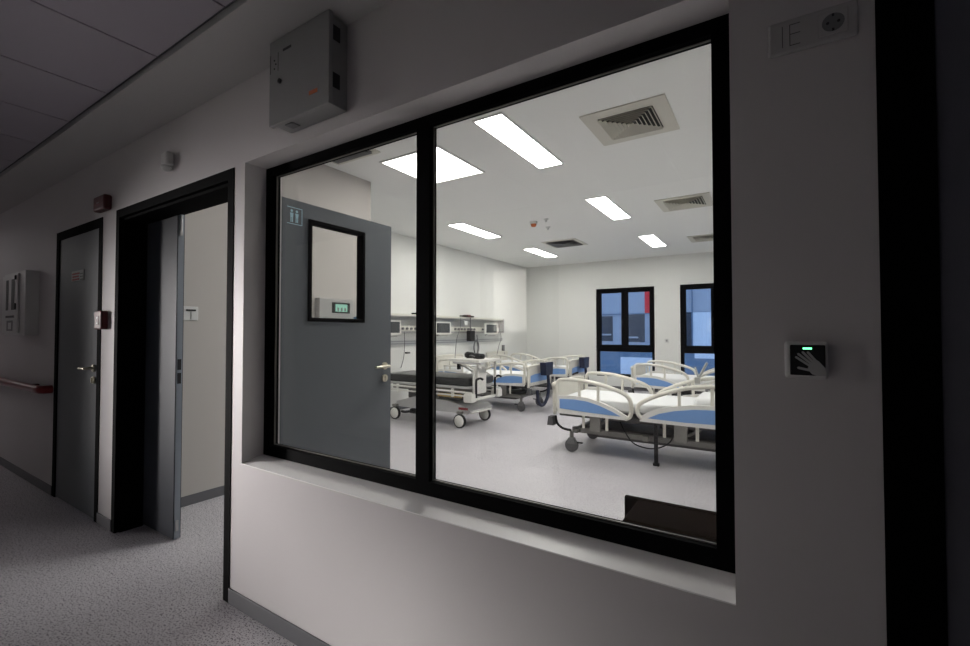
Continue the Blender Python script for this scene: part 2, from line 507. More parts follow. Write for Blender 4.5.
for k in range(2):
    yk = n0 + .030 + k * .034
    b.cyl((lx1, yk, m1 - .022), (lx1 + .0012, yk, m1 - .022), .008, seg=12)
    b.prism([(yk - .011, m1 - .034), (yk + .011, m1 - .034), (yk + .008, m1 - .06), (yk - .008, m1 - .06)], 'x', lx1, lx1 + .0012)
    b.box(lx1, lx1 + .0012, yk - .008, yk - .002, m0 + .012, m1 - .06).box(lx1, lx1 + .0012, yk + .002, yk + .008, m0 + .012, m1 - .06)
o = b.make('pictogram_reflection', 'green_pic', lf)  # reflection in the window glass, drawn as a decal on the leaf
o['label'] = 'pale blue pictogram of two figures, a painted glass reflection'
for s, xf in ((1, lx1), (-1, lx0)):
    yy = 2.335 - WY
    h = B()
    h.cyl((xf, yy, 1.11), (xf + s * .012, yy, 1.11), .026, seg=24)
    h.cyl((xf + s * .01, yy, 1.11), (xf + s * .055, yy, 1.11), .010)
    h.tube([(xf + s * .055, yy, 1.11), (xf + s * .058, yy - .03, 1.11), (xf + s * .052, yy - .13, 1.107)], .0095, sm=5)
    h.make('handle', 'handle', lf)
    k = B()
    k.cyl((xf, yy, 1.022), (xf + s * .012, yy, 1.022), .026, seg=24)
    k.box(xf, xf + s * .02, yy - .006, yy + .006, 1.004, 1.04, bev=.002)
    k.make('lock_cylinder', 'handle', lf)
b = B()
for z in (.25, 1.15, 1.95):
    b.cyl((-2.352, 1.414 - WY + .002, z - .05), (-2.352, 1.414 - WY + .002, z + .05), .009)
b.make('hinge', 'steel', lf)

# dark door next to the camera (door_3)
d3 = tag(empty('door_3', (0, WY, 0)), 'dark door with black frame beside the hand sensor', 'door', None, 'structure')
b = B()
b.box(.194, .283, -.004, .12, 0, 2.19); b.box(1.361, 1.45, -.004, .12, 0, 2.19); b.box(.283, 1.361, -.0035, .12, 2.10, 2.19)
b.make('frame', 'black', d3)
lf = B().box(.284, 1.360, .002, .045, .008, 2.099, bev=.002).make('leaf', 'leaf_dark', d3)
b = B()
b.cyl((.345, .002, 1.065), (.345, -.01, 1.065), .026, seg=24).cyl((.345, -.008, 1.065), (.345, -.05, 1.065), .010)
b.tube([(.345, -.05, 1.065), (.37, -.053, 1.065), (.46, -.05, 1.062)], .0095, sm=5)
b.make('handle', 'dark_pl', lf)

# door across the corridor with a lit vision pane (seen mirrored in the glass)
d4 = tag(empty('door_4', (0, OPP, 0)), 'door across the corridor with a lit glass pane', 'door', None, 'structure')
b = B()
b.box(-2.62, -2.56, -.12, .012, 0, 2.12); b.box(-1.78, -1.72, -.12, .012, 0, 2.12); b.box(-2.56, -1.78, -.119, .011, 2.06, 2.12)
b.make('frame', 'black', d4)
vz0, vz1, vx0, vx1 = 1.365, 2.00, -2.49, -2.08
b = B()
b.box(-2.56, vx0, -.05, -.01, .008, 2.06); b.box(vx1, -1.78, -.05, -.01, .008, 2.06)
b.box(vx0, vx1, -.05, -.01, .008, vz0); b.box(vx0, vx1, -.05, -.01, vz1, 2.06)
lf = b.make('leaf', 'leaf', d4)
B().box(vx0, vx1, -.033, -.027, vz0, vz1).make('glazing_pane', 'glass', lf)
b = B().cyl((-1.84, -.01, 1.08), (-1.84, .04, 1.08), .010).tube([(-1.84, .04, 1.08), (-1.87, .045, 1.08), (-1.97, .04, 1.077)], .0095, sm=4)
b.make('handle', 'handle', lf)
b = B()
b.box(-4.6, -.9, -3.6, -3.5, 0, 2.75); b.box(-4.6, -4.5, -3.5, OPP - .12, 0, 2.75); b.box(-1.0, -.9, -3.5, OPP - .12, 0, 2.75)
b.box(-4.6, -.9, -3.6, OPP - .12, 2.75, 2.85)
b.box(-7.8, -6.1, -3.6, -3.5, 0, 2.75); b.box(-7.8, -7.7, -3.5, OPP - .12, 0, 2.75); b.box(-6.2, -6.1, -3.5, OPP - .12, 0, 2.75)  # added room closing off the opening behind the fill light
b.box(-7.8, -6.1, -3.6, OPP - .12, 2.75, 2.85)
struct('wall_room_across', b, 'ward_wall', 'walls of the small unseen rooms added across the corridor', 'wall')
t = thing('ceiling_light', 'added unseen square lamp in the room across the corridor', 'ceiling light', (-2.9, -2.5, 2.75))
B().box(-.32, .32, -.32, .32, -.02, 0).make('frame', 'white_pl', t)
B().box(-.3, .3, -.3, .3, -.024, -.02).make('diffuser', 'room_fill_lamp', t)  # added glow, lights the pane and the wall under the window

# ------------------------------------------------------------------ ward ceiling fittings
def panel_light(cx, cy_, lx, ly, label, lm='lamp', group='ward ceiling light panels'):
    t = thing('ceiling_light', label, 'ceiling light', (cx, cy_, CH), 0, group)
    b = B()
    f = .018
    b.box(-lx / 2 - f, -lx / 2, -ly / 2 - f, ly / 2 + f, -.012, 0); b.box(lx / 2, lx / 2 + f, -ly / 2 - f, ly / 2 + f, -.012, 0)
    b.box(-lx / 2, lx / 2, -ly / 2 - f, -ly / 2, -.0115, 0); b.box(-lx / 2, lx / 2, ly / 2, ly / 2 + f, -.0115, 0)
    b.make('frame', 'white_pl', t)
    B().box(-lx / 2, lx / 2, -ly / 2, ly / 2, -.008, -.002).make('diffuser', lm, t)
panel_light(-1.89, 3.62, .25, 1.22, 'long ceiling light panel reaching the top of the window', 'lamp_row')
panel_light(-1.865, 6.17, .25, 1.22, 'ceiling light panel second along the row with the first large vent')
panel_light(-1.84, 8.80, .25, 1.16, 'small distant ceiling light panel nearest the outside windows')
panel_light(-4.20, 6.31, .27, 1.20, 'ceiling light panel above the stretcher')
panel_light(-4.16, 8.80, .25, 1.16, 'distant ceiling light panel by the corner beyond the medical rails')
panel_light(-2.94, 3.62, .72, .78, 'large square ceiling light panel crossed by the window mullion', 'lamp_near')

def diffuser(cx, cy_, outer, inner, label, dark=False):
    t = thing('air_vent', label, 'air vent', (cx, cy_, CH), 0, 'square air vents in the ward ceiling')
    b = B()
    o, i = outer / 2, inner / 2
    for (x0, x1, y0, y1) in ((-o, -i, -o, o), (i, o, -o, o), (-i, i, -o, -i), (-i, i, i, o)):
        b.box(x0, x1, y0, y1, -.010, 0)
    b.make('frame', 'vent', t)
    B().box(-i, i, -i, i, -.003, 0).make('duct_back', 'vent_dark', t)
    b = B()
    n = 7
    for k in range(n):
        a = i * (1 - k / n) - .004
        c = a - i / n * .55
        zt, zb = -.004, -.024
        # four sloped blades of a square ring
        for q in range(4):
            M4 = Matrix.Rotation(q * math.pi / 2, 4, 'Z')
            vs = [Vector((-a, a, zb)), Vector((a, a, zb)), Vector((c, c, zt)), Vector((-c, c, zt))]
            up = [v + Vector((0, 0, .0025)) for v in vs]
            A = [b.bm.verts.new(M4 @ v) for v in vs]; C_ = [b.bm.verts.new(M4 @ v) for v in up]
            b.bm.faces.new(A); b.bm.faces.new(C_[::-1])
            for e in range(4):
                b.bm.faces.new((A[e], C_[e], C_[(e + 1) % 4], A[(e + 1) % 4]))
    b.make('louvre', 'midgrey' if dark else 'vent', t)
diffuser(-.945, 3.72, .65, .43, 'large cream ceiling vent nearest the corridor window')
diffuser(-.935, 6.42, .65, .47, 'cream ceiling vent in the middle of the row along the beds')
diffuser(-.93, 9.02, .62, .45, 'smallest ceiling vent, partly hidden by the window frame, near the far wall')
diffuser(-3.33, 8.10, .68, .55, 'dark grated ceiling vent between the two far light panels', True)
diffuser(-3.42, 2.74, .60, .50, 'ceiling vent above the open door cut by the window head', True)

t = thing('smoke_detector', 'round ceiling detector with an orange lower cap', 'smoke detector', (-3.10, 6.28, CH))
B().lathe([(.060, 0), (.060, -.018), (.052, -.030), (.045, -.034)], (0, 0, 0)).make('base', 'white_pl', t)
B().lathe([(.045, -.034), (.042, -.055), (.030, -.075), (.010, -.080)], (0, 0, 0)).make('cap', 'orange', t)
for (x, y, l) in ((-2.86, 6.22, 'chrome sprinkler head beside the orange capped detector'), (-3.05, 6.71, 'chrome sprinkler head farther from the window than its twin')):
    t = thing('sprinkler', l, 'sprinkler', (x, y, CH), 0, 'sprinkler heads in the ward ceiling')
    B().lathe([(.040, 0), (.040, -.004), (.030, -.012), (.016, -.014)], (0, 0, 0)).make('escutcheon', 'white_pl', t)
    B().cyl((0, 0, -.012), (0, 0, -.04), .008).cyl((0, 0, -.04), (0, 0, -.043), .020).make('nozzle', 'steel', t)

# ------------------------------------------------------------------ outside windows
def out_window(n, q, label):
    x0, x1, z0, z1 = q
    t = tag(empty(n, (0, FY + .04, 0)), label, 'window', None, 'structure')
    f = .065
    b = B()
    b.box(x0, x0 + f, 0, .09, z0, z1); b.box(x1 - f, x1, 0, .09, z0, z1)
    b.box(x0, x1, .0005, .0895, z0, z0 + f); b.box(x0, x1, .0005, .0895, z1 - f, z1)
    xm = (x0 + x1) / 2
    zt = .965
    b.box(x0, x1, .001, .089, zt - .07, zt + .05)
    b.box(xm - .03, xm + .03, .001, .089, zt, z1)
    b.make('frame', 'black', t)
    for (a, c, s) in ((x0 + f, xm - .025, 1), (xm + .025, x1 - f, 0)):
        b = B()
        g = .05
        u0, u1 = zt + .045, z1 - f + .003
        b.box(a - .003, a + g, -.012, .06, u0, u1); b.box(c - g, c + .003, -.012, .06, u0, u1)
        b.box(a, c, -.0115, .0595, u0, u0 + g); b.box(a, c, -.0115, .0595, u1 - g, u1)
        sa = b.make('sash', 'black', t)
        B().box(a + g - .01, c - g + .01, .02, .028, u0 + g - .01, u1 - g + .01).make('pane', 'glass_win', sa)
        if s:
            B().box(c - g + .012, c - .012, -.03, -.012, 1.60, 1.66, bev=.003).box(c - g + .016, c - .016, -.045, -.028, 1.50, 1.65, bev=.004).make('window_handle', 'dark_pl', sa)
    B().box(x0 + f - .01, x1 - f + .01, .04, .048, z0 + f - .01, zt - .06).make('lower_pane', 'glass_win', t)
out_window('window_2', W1, 'black framed outside window showing a red facade panel')
out_window('window_3', W2, 'black framed outside window half hidden by the ward window frame')

# building seen outside
t = thing('office_building', 'blue clad building outside with dark windows and a red panel', 'building', (0, 17, 0))
B().box(-16, 10, 0, .4, -3, 7).make('wall', 'f_blue', t)
for i, (x0, x1, z0, z1, mm, nm) in enumerate((
    (-5.62, -5.05, 1.02, 1.97, 'f_dark', 'window'), (-4.72, -3.87, 1.0, 2.02, 'f_dark', 'window'),
    (-3.86, -3.42, 2.03, 3.1, 'f_red', 'red_panel'),
    (-7.0, -3.3, -.6, .62, 'f_mid', 'blue_panel'), (-4.75, -3.5, -.3, .43, 'f_white', 'white_panel'),
    (-2.6, -2.27, .7, 2.06, 'f_dark', 'window'), (-2.25, -1.0, .90, 2.05, 'f_white', 'white_panel'),
    (-2.9, -1.0, -.6, .62, 'f_mid', 'blue_panel'), (-2.2, -1.2, .46, .68, 'f_white', 'white_panel'))):
    y = -.03 - .006 * i
    B().box(x0, x1, y, .0, z0, z1, bev=.004).make(nm, mm, t)
B().box(-16, 10, -.05, 0, 2.03, 2.06).box(-16, 10, -.05, 0, .64, .67).box(-2.285, -2.255, -.1, 0, .67, 2.9).make('ledge', 'f_mid', t)
for (x, a) in ((-5.3, 1.3), (-4.3, 1.2)):
    B().box(x - .25, x + .2, -.09, -.03, a - .06, a, bev=.005).make('window_blind', 'f_blue', t)
tag(B().box(-18, 12, 10.9, 17, -3.2, -3.0).make('courtyard_ground', 'f_blue'), 'paved ground of the courtyard outside', 'ground', None, 'structure')

# ------------------------------------------------------------------ medical rail unit on the left wall
t = thing('medical_rail_unit', 'long wall mounted medical supply unit with outlets behind the bed heads', 'medical rail unit', (LX, 0, 0))
Y0, Y1 = 4.6, 9.2
B().box(0, .13, Y0, Y1, 1.630, 1.675, bev=.008).make('top_beam', 'outlet_band', t)
B().box(0.13, .142, Y0, Y1, 1.626, 1.642, bev=.002).make('beam_lip', 'rail_alu', t)
B().box(0, .02, Y0, Y1, 1.46, 1.630).make('back_plate', 'rail_alu', t)
B().box(0, .11, Y0, Y1 - .35, 1.375, 1.465, bev=.006).make('outlet_band', 'outlet_band', t)
B().box(0.01, .10, Y0, Y1 - .35, 1.335, 1.372, bev=.004).make('band_underside', 'rail_alu', t)
B().box(0, .13, Y1, Y1 + .03, 1.345, 1.675, bev=.004).make('end_plate', 'grey_box', t)
B().box(0, .12, Y1 - .33, Y1, 1.34, 1.36).make('end_shelf', 'rail_alu', t)
for z, xo in ((1.195, .055), (1.155, .03)):
    b = B().box(xo - .006, xo + .006, Y0, Y1, z - .012, z + .012)
    for y in (5.0, 5.9, 6.8, 7.7, 8.6, 9.3):
        b.box(0, xo, y - .01, y + .01, z - .008, z + .008)
    b.make('equipment_rail', 'steel', t)
for yc, n in ((5.75, 4), (7.28, 5), (7.75, 3), (8.3, 2)):
    for k in range(n):
        y = yc + k * .11
        B().cyl((.11, y, 1.42), (.135, y, 1.42), .022, seg=14).cyl((.135, y, 1.42), (.15, y, 1.42), .012, seg=12).make('gas_outlet', 'midgrey', t)

def bracket(y, label):
    t = thing('infusion_bracket', label, 'bracket', (LX, y, 0), 0, 'dark infusion brackets on the medical rail')
    B().box(.05, .15, -.20, .20, 1.676, 1.705, bev=.006).make('bar', 'dark_pl', t)
    B().box(.04, .16, -.05, .07, 1.676, 1.72, bev=.006).make('clamp', 'red', t)
    B().box(.142, .16, -.16, -.06, 1.50, 1.595, bev=.004).make('tag_card', 'white_pl', t)
bracket(6.25, 'dark bracket with a red clamp beside the window mullion')
bracket(7.72, 'dark bracket with a red clamp above the hanging black box')

def monitor(y, label, sc=1.0):
    t = thing('patient_monitor', label, 'patient monitor', (LX + .33, y, 1.43), R(-22), 'patient monitors on the medical rail')
    h, wd = .115 * sc, .17 * sc
    b = B().prism([(-wd, -h), (wd, -h), (wd * .94, h), (-wd * .94, h)], 'x', 0, .05)
    b.make('body', 'bed_white', t)
    B().box(.0495, .053, -wd * .82, wd * .82, -h * .74, h * .82, bev=.001).make('screen', 'screen_off', t)
    B().box(-.14, 0, -.07, .07, -.09, .09, bev=.01).make('housing', 'white_pl', t)
    B().cyl((-.18, 0, -.14), (-.02, 0, -.06), .018).box(-.03, .04, -.05, .10, -.150, -.135, bev=.003).make('arm', 'rail_alu', t)
monitor(5.24, 'patient monitor mostly hidden behind the open door leaf')
monitor(6.58, 'patient monitor cut by the window mullion')
monitor(8.28, 'patient monitor nearest the far corner of the ward', 1.0)

def hang(name, label, cat, pts, r, m, grp=None, sm=5):
    o = B().tube(pts, r, sm=sm, seg=8).make(name, m)
    return tag(o, label, cat, grp)
hang('infusion_line', 'thin cord hanging from the rail beside the open door leaf', 'cord', [(LX + .16, 5.75, 1.37), (LX + .155, 5.76, 1.1), (LX + .15, 5.74, .9), (LX + .10, 5.73, .74)], .006, 'midgrey', 'cords hanging from the medical rail')
tag(B().box(LX + .135, LX + .19, 5.79, 5.87, .985, 1.01, bev=.004).make('cord_clip', 'dark_pl'), 'small black clip on the cord beside the open door leaf', 'clip')
hang('infusion_line', 'thin cord hanging above the stretcher tray', 'cord', [(LX + .175, 7.40, 1.66), (LX + .17, 7.38, 1.45), (LX + .14, 7.30, 1.2), (LX + .12, 7.27, .8)], .006, 'midgrey', 'cords hanging from the medical rail')
hang('infusion_line', 'thin curved cord hanging below the farthest monitor', 'cord', [(LX + .15, 9.03, 1.34), (LX + .15, 9.05, 1.2), (LX + .15, 8.96, 1.05), (LX + .10, 8.93, .8)], .006, 'midgrey', 'cords hanging from the medical rail')
t = thing('hanging_pump', 'black box hanging below the red clamp on the rail', 'pump', (LX + .19, 7.72, 1.29))
B().box(-.04, .06, -.09, .09, -.12, .10, bev=.012).make('body', 'dark_pl', t)
B().cyl((0, 0, .10), (.0, 0, .37), .012).make('hanger', 'midgrey', t)
pts = []
for k in range(49):
    a = k / 48 * 2 * math.pi * 3
    pts.append((LX + .11 + .012 * math.sin(a * .33), 8.06 + .085 * math.cos(a) + .01 * math.sin(a * 1.3), 1.03 + .15 * math.sin(a)))
pts = [(LX + .1, 8.10, 1.30)] + pts
hang('coiled_tube', 'coiled grey tube looped over the rail beside the black box', 'tube', pts, .009, 'midgrey', None, sm=0)
t = thing('wall_flowmeter', 'narrow grey flowmeter on the wall past the last cord', 'flowmeter', (LX, 9.36, .93))
B().box(0, .06, -.03, .03, -.12, .12, bev=.01).make('body', 'midgrey', t)
B().cyl((.03, 0, -.24), (.03, 0, -.12), .018).make('bottle', 'rail_alu', t)
for (x, z, l) in ((-5.25, .66, 'small white socket low on the far wall near the corner'), (-4.62, .66, 'small white socket on the far wall above the farther bed'), (-1.95, 1.17, 'white switch on the far wall between the two outside windows')):
    t = thing('wall_socket', l, 'wall socket', (x, FY, z), 0, 'wall plates on the far ward wall')
    B().box(-.045, .045, -.012, 0, -.045, .045, bev=.006).make('plate', 'white_pl', t)
    B().box(-.018, .018, -.018, -.012, -.022, .022, bev=.003).make('rocker', 'grey_box', t)

# entry wall items
t = thing('climate_controller', 'grey wall controller with a lit display seen through the door pane', 'controller', (-3.85, 3.08, 1.595))
B().box(0, .075, -.215, .215, -.115, .105, bev=.006).make('body', 'steel', t)
B().box(.075, .083, -.07, .16, -.045, .065, bev=.004).make('bezel', 'dark_pl', t)
B().box(.083, .086, -.03, .12, -.028, .048).make('display', 'lcd', t)
for k in range(3):
    B().box(.086, .0868, -.01 + k * .045, .012 + k * .045, -.022, .012).make('digit', 'midgrey', t)
tag(B().box(-3.85, -3.76, 3.35, 3.46, 1.42, 1.52, bev=.003).make('glove_box', 'blue_box'), 'small blue carton beside the wall controller', 'box')
t = thing('light_switch', 'white light switch inside the open doorway', 'light switch', (-3.85, 1.72, 1.50))
B().box(0, .012, -.055, .055, -.055, .055, bev=.004).make('plate', 'white_pl', t)
B().box(.012, .017, -.035, .035, .018, .032, bev=.001).make('slot', 'slot', t)
B().box(.012, .016, -.002, .002, -.045, .015).make('rocker_gap', 'grey_box', t)

# ------------------------------------------------------------------ beds
def rail_side(t, s):
    """side rails on side s = +1/-1 ; foot at x=0, bed runs to x=2.03"""
    y = s * .47
    # foot rail
    pts = [(.07, y, .47), (.065, y, .70), (.075, y, .79), (.13, y, .822), (.35, y, .822), (.55, y, .79), (.78, y, .725), (.865, y, .66), (.885, y, .56), (.87, y, .48), (.82, y, .45)]
    r1 = B().tube(pts, .022, sm=5, seg=10).box(.31, .34, y - .010, y + .010, .62, .82, bev=.004).box(.52, .55, y - .010, y + .010, .60, .80, bev=.004).make('side_rail', 'bed_cream', t)
    top = [(.07, .64), (.25, .65), (.42, .64), (.58, .60), (.72, .545), (.86, .47)]
    B().prism([(.07, .445), (.84, .44)] + top[::-1], 'y', y - .018, y + .018).make('rail_panel', 'bed_white', r1)
    blue = [(.10, .605), (.27, .612), (.42, .60), (.56, .565), (.68, .52), (.78, .475), (.45, .483), (.10, .50)]
    B().prism(blue, 'y', y + s * .018, y + s * .022).make('accent_panel', 'bed_blue', r1)
    # head rail
    pts = [(.99, y, .47), (.95, y, .52), (.95, y, .58), (.99, y, .635), (1.15, y, .72), (1.38, y, .80), (1.6, y, .835), (1.8, y, .83), (1.9, y, .78), (1.92, y, .6), (1.92, y, .47)]
    r2 = B().tube(pts, .022, sm=5, seg=10).box(1.33, 1.36, y - .010, y + .010, .60, .78, bev=.004).box(1.62, 1.65, y - .010, y + .010, .62, .83, bev=.004).make('side_rail', 'bed_cream', t)
    top = [(.98, .50), (1.1, .57), (1.25, .615), (1.45, .65), (1.7, .66), (1.9, .655)]
    B().prism([(.97, .445), (1.92, .44)] + top[::-1], 'y', y - .018, y + .018).make('rail_panel', 'bed_white', r2)
    blue = [(1.05, .485), (1.16, .54), (1.3, .58), (1.48, .61), (1.7, .62), (1.88, .615), (1.88, .49), (1.4, .478)]
    B().prism(blue, 'y', y + s * .018, y + s * .022).make('accent_panel', 'bed_blue', r2)
    for x in (.36, .62, 1.2, 1.5):
        B().box(x - .015, x + .015, y - s * .03 - .008, y - s * .03 + .008, .30, .46, bev=.003).make('rail_bracket', 'bed_cream', t)
    for x in (.49, 1.35):
        B().box(x - .06, x + .06, y - s * .04 - .02, y - s * .04 + .02, .27, .45, bev=.008).make('rail_latch', 'bed_metal', t)

def make_bed(label, loc, rz):
    t = thing('hospital_bed', label, 'hospital bed', loc, rz, 'electric hospital beds in the ward')
    # mattress with soft edge
    m = B().box(.05, 1.97, -.42, .42, .50, .615, bev=.035, seg=4).make('mattress', 'sheet', t)
    for p in m.data.polygons: p.use_smooth = True
    B().box(1.45, 1.90, -.30, .30, .60, .70, bev=.045, seg=4).make('pillow', 'sheet', t)
    b = B()
    for (a, c) in ((.06, .62), (.64, 1.0), (1.02, 1.94)):
        b.box(a, c, -.42, .42, .475, .502, bev=.004)
    b.make('deck', 'bed_dark', t)
    b = B()
    for s in (-1, 1):
        b.box(.05, 1.97, s * .36 - .02, s * .36 + .02, .40, .46, bev=.004)
    for x in (.08, .6, 1.02, 1.5, 1.93):
        b.box(x - .02, x + .02, -.36, .36, .405, .455, bev=.004)
    b.box(.55, .95, -.12, .12, .34, .42, bev=.01).box(1.1, 1.5, -.16, .10, .33, .42, bev=.01)
    b.cyl((.35, .1, .38), (.75, .1, .33), .03).cyl((1.5, -.1, .38), (1.9, -.1, .36), .03)
    b.make('deck_frame', 'bed_dark', t)
    # base
    b = B()
    for s in (-1, 1):
        b.box(.18, 1.82, s * .30 - .022, s * .30 + .022, .215, .275, bev=.006)
    for x in (.24, 1.0, 1.76):
        b.box(x - .03, x + .03, -.38, .38, .22, .27, bev=.006)
    for s in (-1, 1):
        for x in (.19, 1.76):
            b.cyl((x, s * .36, .14), (x, s * .36, .235), .024)
    b.make('base_frame', 'bed_metal', t)
    B().box(.34, 1.68, -.27, .27, .175, .29, bev=.02).make('shade_block', 'bed_dark', t)  # dark block added to deepen the shade under the bed
    for (xa, xb) in ((.36, .62), (1.30, 1.56)):
        for s in (-1, 1):
            B().prism([(xa, .255), (xa + .05, .255), (xb + .05, .43), (xb, .43)], 'y', s * .22 - .015, s * .22 + .015).make('lifting_arm', 'bed_metal', t)
    for s in (-1, 1):
        for x in (.19, 1.76):
            c = empty('caster', (x, s * .36, .075)); c.parent = t
            bb = B().lathe([(.045, -.026), (.068, -.024), (.075, -.016), (.075, -.006), (.062, -.004), (.062, .004), (.075, .006), (.075, .016), (.068, .024), (.045, .026)], (0, 0, 0), axis='y')
            bb.make('tyre', 'rubber', c)
            B().prism([(-.045, .02), (.045, .02), (.03, .085), (-.03, .085)], 'y', -.034, .034).make('fork', 'midgrey', c)
            B().box(.03, .13, -.012, .012, .03, .045, bev=.004).make('brake_pedal', 'dark_pl', c)
    # foot and head boards
    for nm, x0, x1, h, out in (('footboard', .0, .032, .765, -1), ('headboard', 1.99, 2.022, .88, 1)):
        k = B().prism([(-.43, .44), (.43, .44), (.44, .50), (.44, h - .07), (.41, h - .015), (.37, h), (-.37, h), (-.41, h - .015), (-.44, h - .07), (-.44, .50)], 'x', x0, x1)
        o = k.make(nm, 'bed_cream', t)
        xs = x0 - .004 if out < 0 else x1
        B().prism([(-.38, .50), (.38, .50), (.38, .615), (.2, .635), (-.2, .635), (-.38, .615)], 'x', xs, xs + .004).make('accent_panel', 'bed_blue', o)
        B().tube([(x0 + .016, -.43, .42), (x0 + .016, -.445, h - .06), (x0 + .016, -.40, h + .005), (x0 + .016, .40, h + .005), (x0 + .016, .445, h - .06), (x0 + .016, .43, .42)], .022, sm=5).make('board_tube', 'bed_cream', o)
    for s in (-1, 1):
        for x, d in ((-.02, -1), (2.03, 1)):
            B().prism([(x - .03, .30), (x + .045, .30), (x + .035, .40), (x - .015, .40)], 'y', s * .45 - .05, s * .45 + .035).make('corner_bumper', 'rubber', t)
    for s in (-1, 1): rail_side(t, s)
    # cable loop
    B().tube([(.75, -.42, .42), (.82, -.45, .30), (.92, -.46, .20), (1.1, -.46, .18), (1.25, -.45, .26), (1.3, -.42, .40)], .007, sm=5, seg=8).make('cable', 'dark_pl', t)
    B().tube([(.02, -.42, .40), (.05, -.44, .32), (.12, -.44, .27), (.2, -.40, .25)], .014, sm=5, seg=8).make('power_lead', 'dark_pl', t)
    return t

bed1 = make_bed('nearest hospital bed, white sheet, closest to the corridor window', (-2.10, 5.19, 0), 0)
def place_bed(label, loc, rz):
    c = copy_tree(bed1); c.location = loc; c.rotation_euler = (0, 0, rz); c['label'] = label
    return c
bed4 = place_bed('hospital bed in front of the outside windows', (-1.97, 8.10, 0), 0)
bed2 = place_bed('hospital bed with navy pump standing just behind the stretcher', (-3.42, 7.18, 0), math.pi)
bed3 = place_bed('hospital bed with navy pump farthest along the rail wall', (-3.42, 9.06, 0), math.pi)

# holder leg and pole clamp on the nearest bed
t = thing('bag_holder', 'black drainage holder hanging from the nearest bed down to the floor', 'holder', (-.97, 4.70, 0))
B().box(-.018, .018, -.015, .015, .03, .44, bev=.004).make('upright', 'dark_pl', t)
B().box(-.03, .03, -.02, .02, .02, .05, bev=.006).make('foot_cap', 'dark_pl', t)
t = thing('pole_clamp', 'grey two pronged pole on the nearest bed head rail', 'pole', (-.70, 5.60, .81))
B().cyl((0, 0, 0), (.10, 0, .20), .014).cyl((.01, 0, .03), (-.03, .03, .14), .012).box(-.03, .03, -.02, .02, -.04, .03, bev=.006).make('pole', 'rail_alu', t)
t = thing('bed_control', 'dark hand control box hanging on the far rail of nearest bed', 'control box', (-.50, 5.60, .70))
B().box(-.12, .12, -.03, .0, -.06, .06, bev=.008).make('body', 'midgrey', t)
b = B()
for k in range(4):
    b.box(-.09 + k * .05, -.06 + k * .05, -.034, -.03, -.03, .0, bev=.002)
b.make('button', 'white_pl', t)

def pump(label, loc):
    t = thing('mattress_pump', label, 'mattress pump', loc, 0, 'navy mattress pumps hung on the footboards')
    b = B().prism([(-.13, -.12), (.13, -.12), (.16, .10), (-.16, .10)], 'y', -.01, .10)
    o = b.make('body', 'navy', t)
    o.rotation_euler = (0, 0, R(90)); o.location = (.10, 0, 0)
    B().tube([(-.06, -.05, .10), (-.06, -.05, .14), (.03, -.05, .13), (.03, -.05, .09)], .008, sm=3).tube([(-.06, .07, .10), (-.06, .07, .14), (.03, .07, .13), (.03, .07, .09)], .008, sm=3).make('hook', 'bed_cream', t)
    B().tube([(.09, -.02, -.12), (.10, -.02, -.30), (.10, -.06, -.48), (.09, -.18, -.60), (.09, -.32, -.60), (.09, -.42, -.50), (.085, -.44, -.34)], .028, sm=6).make('hose', 'navy', t)
    return t
p = pump('navy pump with a thick black hose on the bed behind the stretcher', (-3.36, 7.20, .73))
q = copy_tree(p); q.location = (-3.36, 9.08, .73); q['label'] = 'navy pump on the bed farthest along the rail wall'
hang('bed_lever', 'dark curved lever between the two beds with navy pumps', 'lever', [(-3.37, 8.6, .5), (-3.3, 8.5, .53), (-3.2, 8.42, .56)], .02, 'dark_pl')

# ------------------------------------------------------------------ stretcher
t = thing('stretcher', 'patient stretcher with black mattress and white disc wheels', 'stretcher', (-4.25, 5.49, 0))
m = B().box(-.93, .70, -.34, .34, .59, .705, bev=.03, seg=4).make('mattress', 'vinyl_black', t)
for pp in m.data.polygons: pp.use_smooth = True
B().box(-.94, .72, -.35, .35, .555, .59, bev=.01).make('platform', 'hood', t)
b = B()
for s in (-1, 1):
    b.tube([(-.88, s * .39, .50), (-.88, s * .39, .535), (.66, s * .39, .515), (.72, s * .39, .50)], .014, sm=4)
    b.box(-.9, .7, s * .38 - .006, s * .38 + .006, .455, .475, bev=.002)
    for x in (-.6, -.1, .45):
        b.box(x - .02, x + .02, s * .38 - .012, s * .38 + .012, .44, .56, bev=.003)
b.make('side_rail', 'bed_white', t)
B().box(-.80, .62, -.28, .28, .475, .55, bev=.01).make('backrest_frame', 'bed_metal', t)
b = B().box(-.55, -.3, -.2, .2, .33, .5, bev=.01).cyl((-.40, 0, .25), (-.40, 0, .5), .06).cyl((.40, 0, .25), (.40, 0, .5), .06).box(.1, .5, -.25, .1, .38, .47, bev=.01)
b.make('lifting_column', 'bed_dark', t)
B().prism([(-.72, .20), (.66, .20), (.70, .24), (.62, .30), (.25, .37), (-.35, .37), (-.70, .28)], 'y', -.30, .30).make('base_hood', 'hood', t)
B().box(.15, .58, -.345, -.325, .425, .475, bev=.004).make('yellow_strip', 'yellow', t)
B().box(.50, .66, -.306, -.300, .255, .285).make('red_strip', 'redtxt', t)
b = B()
for x in (-.70, .54):
    b.box(x - .04, x + .04, -.36, .36, .20, .235, bev=.005)
b.make('axle', 'bed_metal', t)
